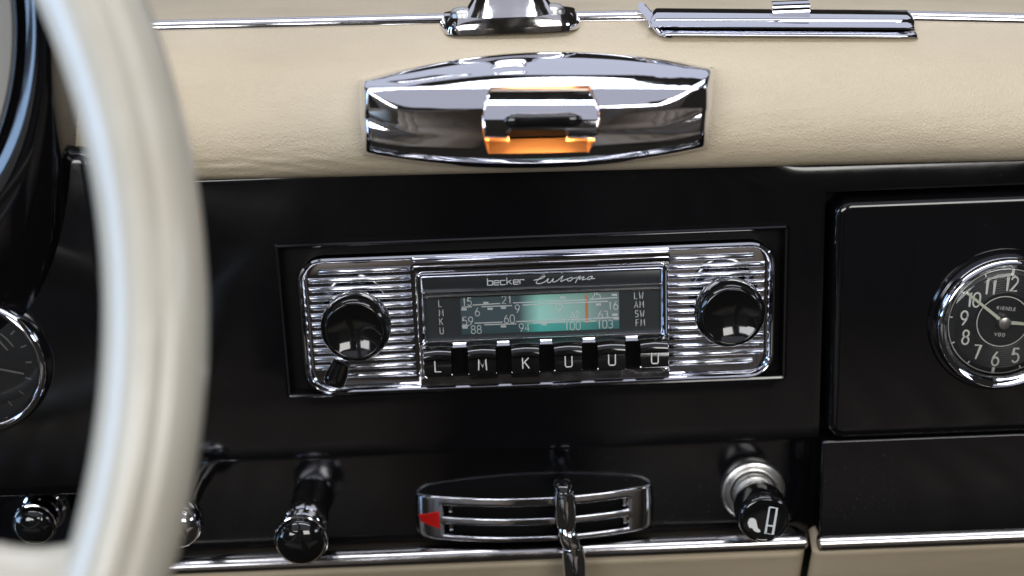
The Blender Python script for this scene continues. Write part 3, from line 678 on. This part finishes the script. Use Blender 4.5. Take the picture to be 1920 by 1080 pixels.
def hand(name, px, py, r0, r1, w_, y):
    e = W(px, py, y); d = Vector((e.x-ck[0], 0, e.z-ck[1])).normalized(); s = Vector((d.z, 0, -d.x)); o_ = Vector((ck[0], y, ck[1]))
    q = [o_+d*r0-s*w_, o_+d*r1-s*w_*.7, o_+d*r1+s*w_*.7, o_+d*r0+s*w_]
    loft(name, [q, [v+Vector((0, -0.0003, 0)) for v in q]], M['lume'], clock, True, True)
hand('minute_hand', 1808, 545, 0.0, 0.0192, 0.00062, -0.0070); hand('hour_hand', 1935, 608, 0.0, 0.0125, 0.00070, -0.0066)
lathe('hand_hub', ck, [(0.0026, -0.0060), (0.0026, -0.0076), (0.0022, -0.0084), (0.0012, -0.0087), (0.0001, -0.0088)], M['satin'], clock)
lathe('glass', ck, [(0.0219*math.sin(R(a_)), -0.0080-0.0034*math.cos(R(a_))) for a_ in (90, 75, 60, 45, 30, 15, 1)], M['glass'], clock, sharp=80)

# ================================================================== TOP FITTINGS
YS = 0.022
br = thing('mirror_bracket', W(955, 48, YS), 'chrome mirror bracket with domed screws at the foot of the windscreen', 'bracket')
o8 = [(822, 33), (838, 46), (875, 52), (1035, 50), (1072, 44), (1086, 30), (1080, 14), (1040, 2), (870, 4), (830, 16)]
zmin = W(955, 50, YS).z
base = smooth_line([tuple(W(px, py, YS)) for px, py in o8+[o8[0]]], 4)[:-1]
cb = sum(base, Vector())/len(base)
def plan(px, back): p = W(px, 42, 0.016); return p.x, back
foot = [(825, .022), (842, .013), (880, .0105), (960, .010), (1035, .0105), (1068, .013), (1086, .022), (1075, .040), (960, .046), (835, .040)]
fl = smooth_line([(W(px, 42, .016).x, y_, 0) for px, y_ in foot+[foot[0]]], 4)[:-1]
zc = W(955, 51, 0.010).z
cen = sum((Vector(p) for p in fl), Vector())/len(fl)
L = []
for k, dz in ((1.03, -0.0022), (1.03, -0.0006), (1.015, 0.0006), (0.98, 0.0024), (0.95, 0.0036), (0.6, 0.0040), (0.3, 0.0042)):
    L.append([(cen.x+(p.x-cen.x)*k, cen.y+(p.y-cen.y)*k, zc+dz) for p in fl])
loft('base_plate', L, M['chrome_old'], br, False, True, True, 50)
sc = W(955, 20, 0.024); L = []
for t in frange(0, 1, 16):
    hwid = 0.0062 + 0.0115*(1-t)**3.2 + 0.002*t*t; dp_ = 0.0040+0.0110*(1-t)**2.6
    L.append([(sc.x + hwid*math.copysign(abs(math.cos(2*math.pi*q/32))**.7, math.cos(2*math.pi*q/32)), sc.y - dp_*math.copysign(abs(math.sin(2*math.pi*q/32))**.7, math.sin(2*math.pi*q/32)), zc+0.0036+t*0.045) for q in range(32)])
loft('stem', L, M['chrome_old'], br, False, True, True, 50)
for px in (866, 1036):
    s_ = W(px, 20, 0.020); L = []
    for r_, dz in ((.0046, 0), (.0046, .0010), (.0042, .0022), (.0030, .0032), (.0013, .0037), (.0001, .0038)):
        L.append([(s_.x+r_*math.cos(2*math.pi*q/24), s_.y+r_*math.sin(2*math.pi*q/24), zc+0.0032+dz) for q in range(24)])
    loft('screw', L, M['satin'], br, False, True, True, 60)
la = thing('latch_plate', W(1470, 66, 0.012), 'long chrome latch plate with upright tab beside the mirror bracket', 'latch')
def longplate(name, xa, xb, pyf, yf, yb_, th_, ma, skew=0.0, rnd=0.004):
    a_ = W(xa, pyf[0], yf); e_ = W(xb, pyf[1], yf); dx = e_.x-a_.x
    L = []
    for ins, dz in ((0, 0), (0, th_*.55), (0.0006, th_*.85), (0.0018, th_)):
        row = []
        for (x, y_) in [(q[0], q[1]) for q in rrect(a_.x+dx/2, (yf+yb_)/2, dx-2*ins, abs(yb_-yf)-2*ins, rnd, 6)]:
            t = (x-a_.x)/dx; row.append((x, y_, a_.z+(e_.z-a_.z)*t + dz - th_))
        L.append(row)
    return loft(name, L, ma, la, True, True, True, 45)
def profplate(name, xa, xb, rows, ma, end):
    L = []
    for t in [0, .004, .012, .03] + frange(.08, .92, 12) + [.97, .988, .996, 1]:
        d = min(t, 1-t); k = math.sqrt(max(0.0, 1-(1-min(d/.03, 1))**2)); row = []
        for py0, py1, Y_ in rows:
            base_ = rows[0][0]+(rows[0][1]-rows[0][0])*t
            py = py0+(py1-py0)*t; py = base_+(py-base_)*(0.35+0.65*k)
            sh_ = (end if t < .5 else -end)*(base_-py)/30*max(0, 1-d/.10)
            row.append(W(xa+(xb-xa)*t+sh_*0, py, Y_ + (1-k)*0.004))
        L.append(row)
    return loft(name, L, ma, la, True, True, True, 40)
profplate('lower_plate', 1236, 1723, [(70, 76, .030), (67, 71, .0068), (66, 70, .0060), (62, 65.5, .0066), (57, 60, .0090), (54, 57, .0112), (53, 55.5, .014), (53, 55, .030)], M['chrome'], 0)
profplate('upper_plate', 1216, 1716, [(53, 56, .030), (51, 53, .0085), (49.5, 52, .0080), (46, 48.5, .0088), (42, 45, .0108), (39, 42, .0122), (37.5, 40, .0124), (33, 35, .0132), (25, 28, .0165), (18, 22, .0235), (15, 19, .030), (14, 18, .045)], M['chrome'], 0)
tb = W(1484, 38, 0.013); tt = W(1484, 3, 0.018); L = []
for t, dy in ((0, 0.0), (.15, .0002), (.5, .0016), (.85, .0034), (.96, .0046), (1, .0060)):
    c = tb.lerp(tt, t); L.append([(c.x+s*0.0068, tb.y+0.001+dy, c.z) for s in (-1, -.9, .9, 1)] + [(c.x+s*0.0068, tb.y+0.003+dy, c.z) for s in (1, .9, -.9, -1)])
loft('tab', L, M['chrome'], la, True, True, True, 40)
hk = [W(1206, 16, .020), W(1218, 30, .016), W(1228, 46, .012), W(1240, 58, .009), W(1256, 63, .0085)]
L = []
for i, p in enumerate(smooth_line(hk, 4)):
    L.append([(p.x + 0.0016*math.cos(2*math.pi*q/12), p.y+0.003 + 0.004*math.sin(2*math.pi*q/12), p.z + 0.0016*math.sin(2*math.pi*q/12)) for q in range(12)])
loft('side_bracket', L, M['chrome'], la, True, True, True, 50)

# ================================================================== INSTRUMENT BINNACLE (left)
bn = thing('instrument_binnacle', W(-100, 700, 0.004), 'glossy black instrument binnacle behind the ivory steering wheel', 'instrument panel')
EL = [(-140, 290, 296, 470, 2.4, .004), (-140, 290, 296, 470, 2.4, -.001), (-140, 285, 290, 460, 2.4, -.010), (-141, 250, 278, 442, 2.35, -.020), (-143, 205, 266, 426, 2.3, -.027), (-146, 150, 254, 410, 2.2, -.0325), (-148, 100, 242, 400, 2.1, -.0360), (-150, 80, 230, 392, 2, -.0372), (-150, 70, 217, 378, 2, -.0366), (-150, 65, 204, 362, 2, -.0352), (-150, 62, 193, 350, 2, -.0339), (-150, 60, 189, 344, 2, -.0338), (-150, 60, 186, 340, 2, -.0350), (-150, 60, 179, 333, 2, -.0352), (-150, 60, 172, 322, 2, -.0310)]
def sell(cx, cy, rx, ry, ex, Y_, n=120):
    out = []
    for k in range(n):
        a_ = 2*math.pi*k/n; c_, s_ = math.cos(a_), math.sin(a_)
        out.append(W(cx+rx*math.copysign(abs(c_)**(2/ex), c_), cy-ry*math.copysign(abs(s_)**(2/ex), s_), Y_))
    return out
Ls = [sell(*e_) for e_ in EL]
# refine by smooth interpolation between loops
fine = []
for i in range(len(Ls)-1):
    for k in range(4):
        t = k/4
        row = []
        for j in range(120):
            a_, b_, c_, d_ = Ls[max(i-1, 0)][j], Ls[i][j], Ls[i+1][j], Ls[min(i+2, len(Ls)-1)][j]
            row.append(0.5*((2*b_)+(c_-a_)*t+(2*a_-5*b_+4*c_-d_)*t*t+(3*b_-a_-3*c_+d_)*t**3))
        fine.append(row)
fine.append(Ls[-1])
loft('hood', fine, M['black'], bn, False, False, True, 60)
M['gaugeface'], nt, b = mat('gauge_face', (0.45, 0.45, 0.44), 0.4)
loft('gauge_face', [sell(-150, 60, 174, 324, 2, -.0305), sell(-150, 60, 100, 200, 2, -.0305)], M['gaugeface'], bn, False, True)
loft('gauge_glass', [sell(-150, 60, 173, 323, 2, -.0325), sell(-150, 60, 120, 220, 2, -.0336), sell(-150, 60, 40, 80, 2, -.0340)], M['glass'], bn, False, True)
# lower body of the binnacle
A = W(-420, 272, -.006); B_ = W(172, 1000, -.006)
bx0, bx1, bz1, bz0 = A.x, W(214, 500, -.020).x, W(150, 277, -.020).z, ZSTEP-0.004
rplate('lower_body', (bx0+bx1)/2, (bz0+bz1)/2, bx1-bx0, bz1-bz0, 0.008, [(0, 0.004), (0, -0.017), (0.0008, -0.0195), (0.0025, -0.0212), (0.005, -0.022)], M['black'], bn, n=8, sharp=60)
GY = -0.014
gc = W(-46, 690, -0.028); gk = (gc.x, gc.z)
gg = thing('small_gauge', (gk[0], -0.022, gk[1]-0.025), 'small chrome-rimmed black gauge below the binnacle hood, cut off by the picture edge', 'gauge')
lathe('bezel', gk, [(q[0], q[1]+GY) for q in [(0.0258, -0.0070), (0.0258, -0.0110), (0.0253, -0.0135), (0.0244, -0.0150), (0.0234, -0.0153), (0.0225, -0.0146), (0.0216, -0.0128), (0.0212, -0.0095)]], M['chrome'], gg, cap1=False, sharp=50)
gd = lathe('dial', gk, [(0.0214, -0.0098+GY), (0.0005, -0.0098+GY)], M['dial'], gg)
lines = []
for a_ in range(-60, 241, 20):
    ca, sa = math.cos(R(a_)), math.sin(R(a_))
    lines.append([(gk[0]+0.0190*ca, -.0101+GY, gk[1]+0.0190*sa), (gk[0]+0.0168*ca, -.0101+GY, gk[1]+0.0168*sa)])
tubes('gauge_mark', lines, 0.0003, M['printdim'], gd, .3, 4)
tubes('gauge_arc', [[(gk[0]+0.0145*math.cos(R(a_)), -.0101+GY, gk[1]+0.0145*math.sin(R(a_))) for a_ in range(25, 75, 5)] + [(gk[0]+0.0120*math.cos(R(24)), -.0101+GY, gk[1]+0.012*math.sin(R(24)))]], 0.0003, M['printdim'], gd, .3, 4)
tubes('gauge_needle', [[(gk[0], -.0112+GY, gk[1]), (gk[0]+0.0165*math.cos(R(-14)), -.0112+GY, gk[1]+0.0165*math.sin(R(-14)))]], 0.0004, M['printdim'], gd, .5, 4)
lathe('glass', gk, [(0.0216, -0.0125+GY), (0.018, -0.0132+GY), (0.010, -0.0137+GY), (0.0003, -0.0139+GY)], M['glass'], gg, sharp=80)

# ================================================================== STEERING WHEEL
WC = Vector((-0.31135, -0.16066, 0.04661)); al = 0.42018; WR, wr_ = 0.2196, 0.0131
nW = Vector((0, -math.cos(al), math.sin(al))); e1 = Vector((1, 0, 0)); e2 = Vector((0, math.sin(al), math.cos(al)))
sw = thing('steering_wheel', WC - nW*0.02, 'ivory plastic steering wheel in front of the instrument binnacle', 'steering wheel')
V = []; Fc = []; NA, NP = 240, 96
L = []
for i in range(NA):
    a_ = 2*math.pi*i/NA; d = e1*math.cos(a_)+e2*math.sin(a_); row = []
    for k in range(NP):
        ph = 2*math.pi*k/NP                                            # 0 = outward, 90 = to the driver
        dphi = (math.degrees(ph)-66+180) % 360-180
        g = 1 - 0.085*math.exp(-(dphi/8)**2) + 0.020*math.exp(-((dphi-24)/12)**2)
        g *= 1 + 0.035*math.cos(4*ph+0.3)*0.5
        row.append(WC + d*WR + (d*math.cos(ph) + nW*math.sin(ph))*wr_*g)
    L.append(row)
L.append(L[0])
loft('rim', L, M['ivory'], sw, False, False, True, 80)
def spoke(a0):
    d = e1*math.cos(a0)+e2*math.sin(a0); s = e1*-math.sin(a0)+e2*math.cos(a0); L = []
    for k in range(41):
        t = k/40; rad = WR-0.003 - t*(WR-0.04)
        hw_ = 0.0125 + 0.024*math.exp(-(t*(WR-0.04))/0.012) + 0.006*t
        hn = 0.0070 + 0.004*math.exp(-(t*(WR-0.04))/0.010)
        c = WC + d*rad - nW*(0.010*t)
        L.append([c + s*hw_*math.copysign(abs(math.cos(2*math.pi*q/40))**.6, math.cos(2*math.pi*q/40)) + nW*hn*math.copysign(abs(math.sin(2*math.pi*q/40))**.75, math.sin(2*math.pi*q/40)) for q in range(40)])
    loft('spoke', L, M['ivory'], sw, True, True, True, 60)
spoke(-0.392); spoke(math.pi+0.392)
hubl = []
for r_, h_ in ((0.030, -0.10), (0.046, -0.026), (0.052, -0.012), (0.050, 0.002), (0.040, 0.010), (0.020, 0.014), (0.0005, 0.015)):
    hubl.append([WC + (e1*math.cos(2*math.pi*q/48)+e2*math.sin(2*math.pi*q/48))*r_ + nW*h_ for q in range(48)])
loft('hub', hubl, M['ivory'], sw, True, True, True, 60)
# column tying the wheel to the dashboard
cl = [[WC + (e1*math.cos(2*math.pi*q/32)+e2*math.sin(2*math.pi*q/32))*0.028 - nW*h_ for q in range(32)] for h_ in (0.09, 0.20)]
loft('column', cl, M['gloss'], sw, True, True, True, 60)

# ================================================================== SEATS behind the camera, seen only as reflections in the chrome
M['seat'] = leather('tan_seat_leather', (0.17, 0.133, 0.093), (0.13, 0.10, 0.07), 0.3)
def seat(xa, xb, label):
    t = thing('car_seat', ((xa+xb)/2, -0.80, -0.45), label, 'car seat', 'front seats')
    X = frange(xa, xb, 96); n_p = 12
    def edge(u_): return max(0, 1-min(u_, 1-u_)/0.10)**2
    def pleat(u_): return 0.010*abs(math.sin(math.pi*n_p*u_))**0.6 if 0.12 < u_ < 0.88 else 0.010
    cush = smooth_line([(0, -0.36, -0.42), (0, -0.35, -0.34), (0, -0.38, -0.29), (0, -0.46, -0.275), (0, -0.80, -0.29), (0, -1.02, -0.31)], 5)
    grid('cushion', [[(x, p.y, p.z + pleat((x-xa)/(xb-xa)) - 0.05*edge((x-xa)/(xb-xa))) for x in X] for p in cush], M['seat'], t, None, 80)
    back = smooth_line([(0, -1.00, -0.33), (0, -1.00, -0.28), (0, -1.03, -0.10), (0, -1.08, 0.08), (0, -1.12, 0.20), (0, -1.16, 0.235), (0, -1.22, 0.20), (0, -1.23, -0.3)], 5)
    grid('backrest', [[(x, p.y + pleat((x-xa)/(xb-xa)) - 0.01 - 0.06*edge((x-xa)/(xb-xa)), p.z - 0.05*edge((x-xa)/(xb-xa))**2) for x in X] for p in back], M['seat'], t, None, 80)
seat(-0.62, -0.06, 'pleated cream leather seat facing the steering wheel')
seat(0.06, 0.62, 'pleated cream leather seat facing the glove box door')
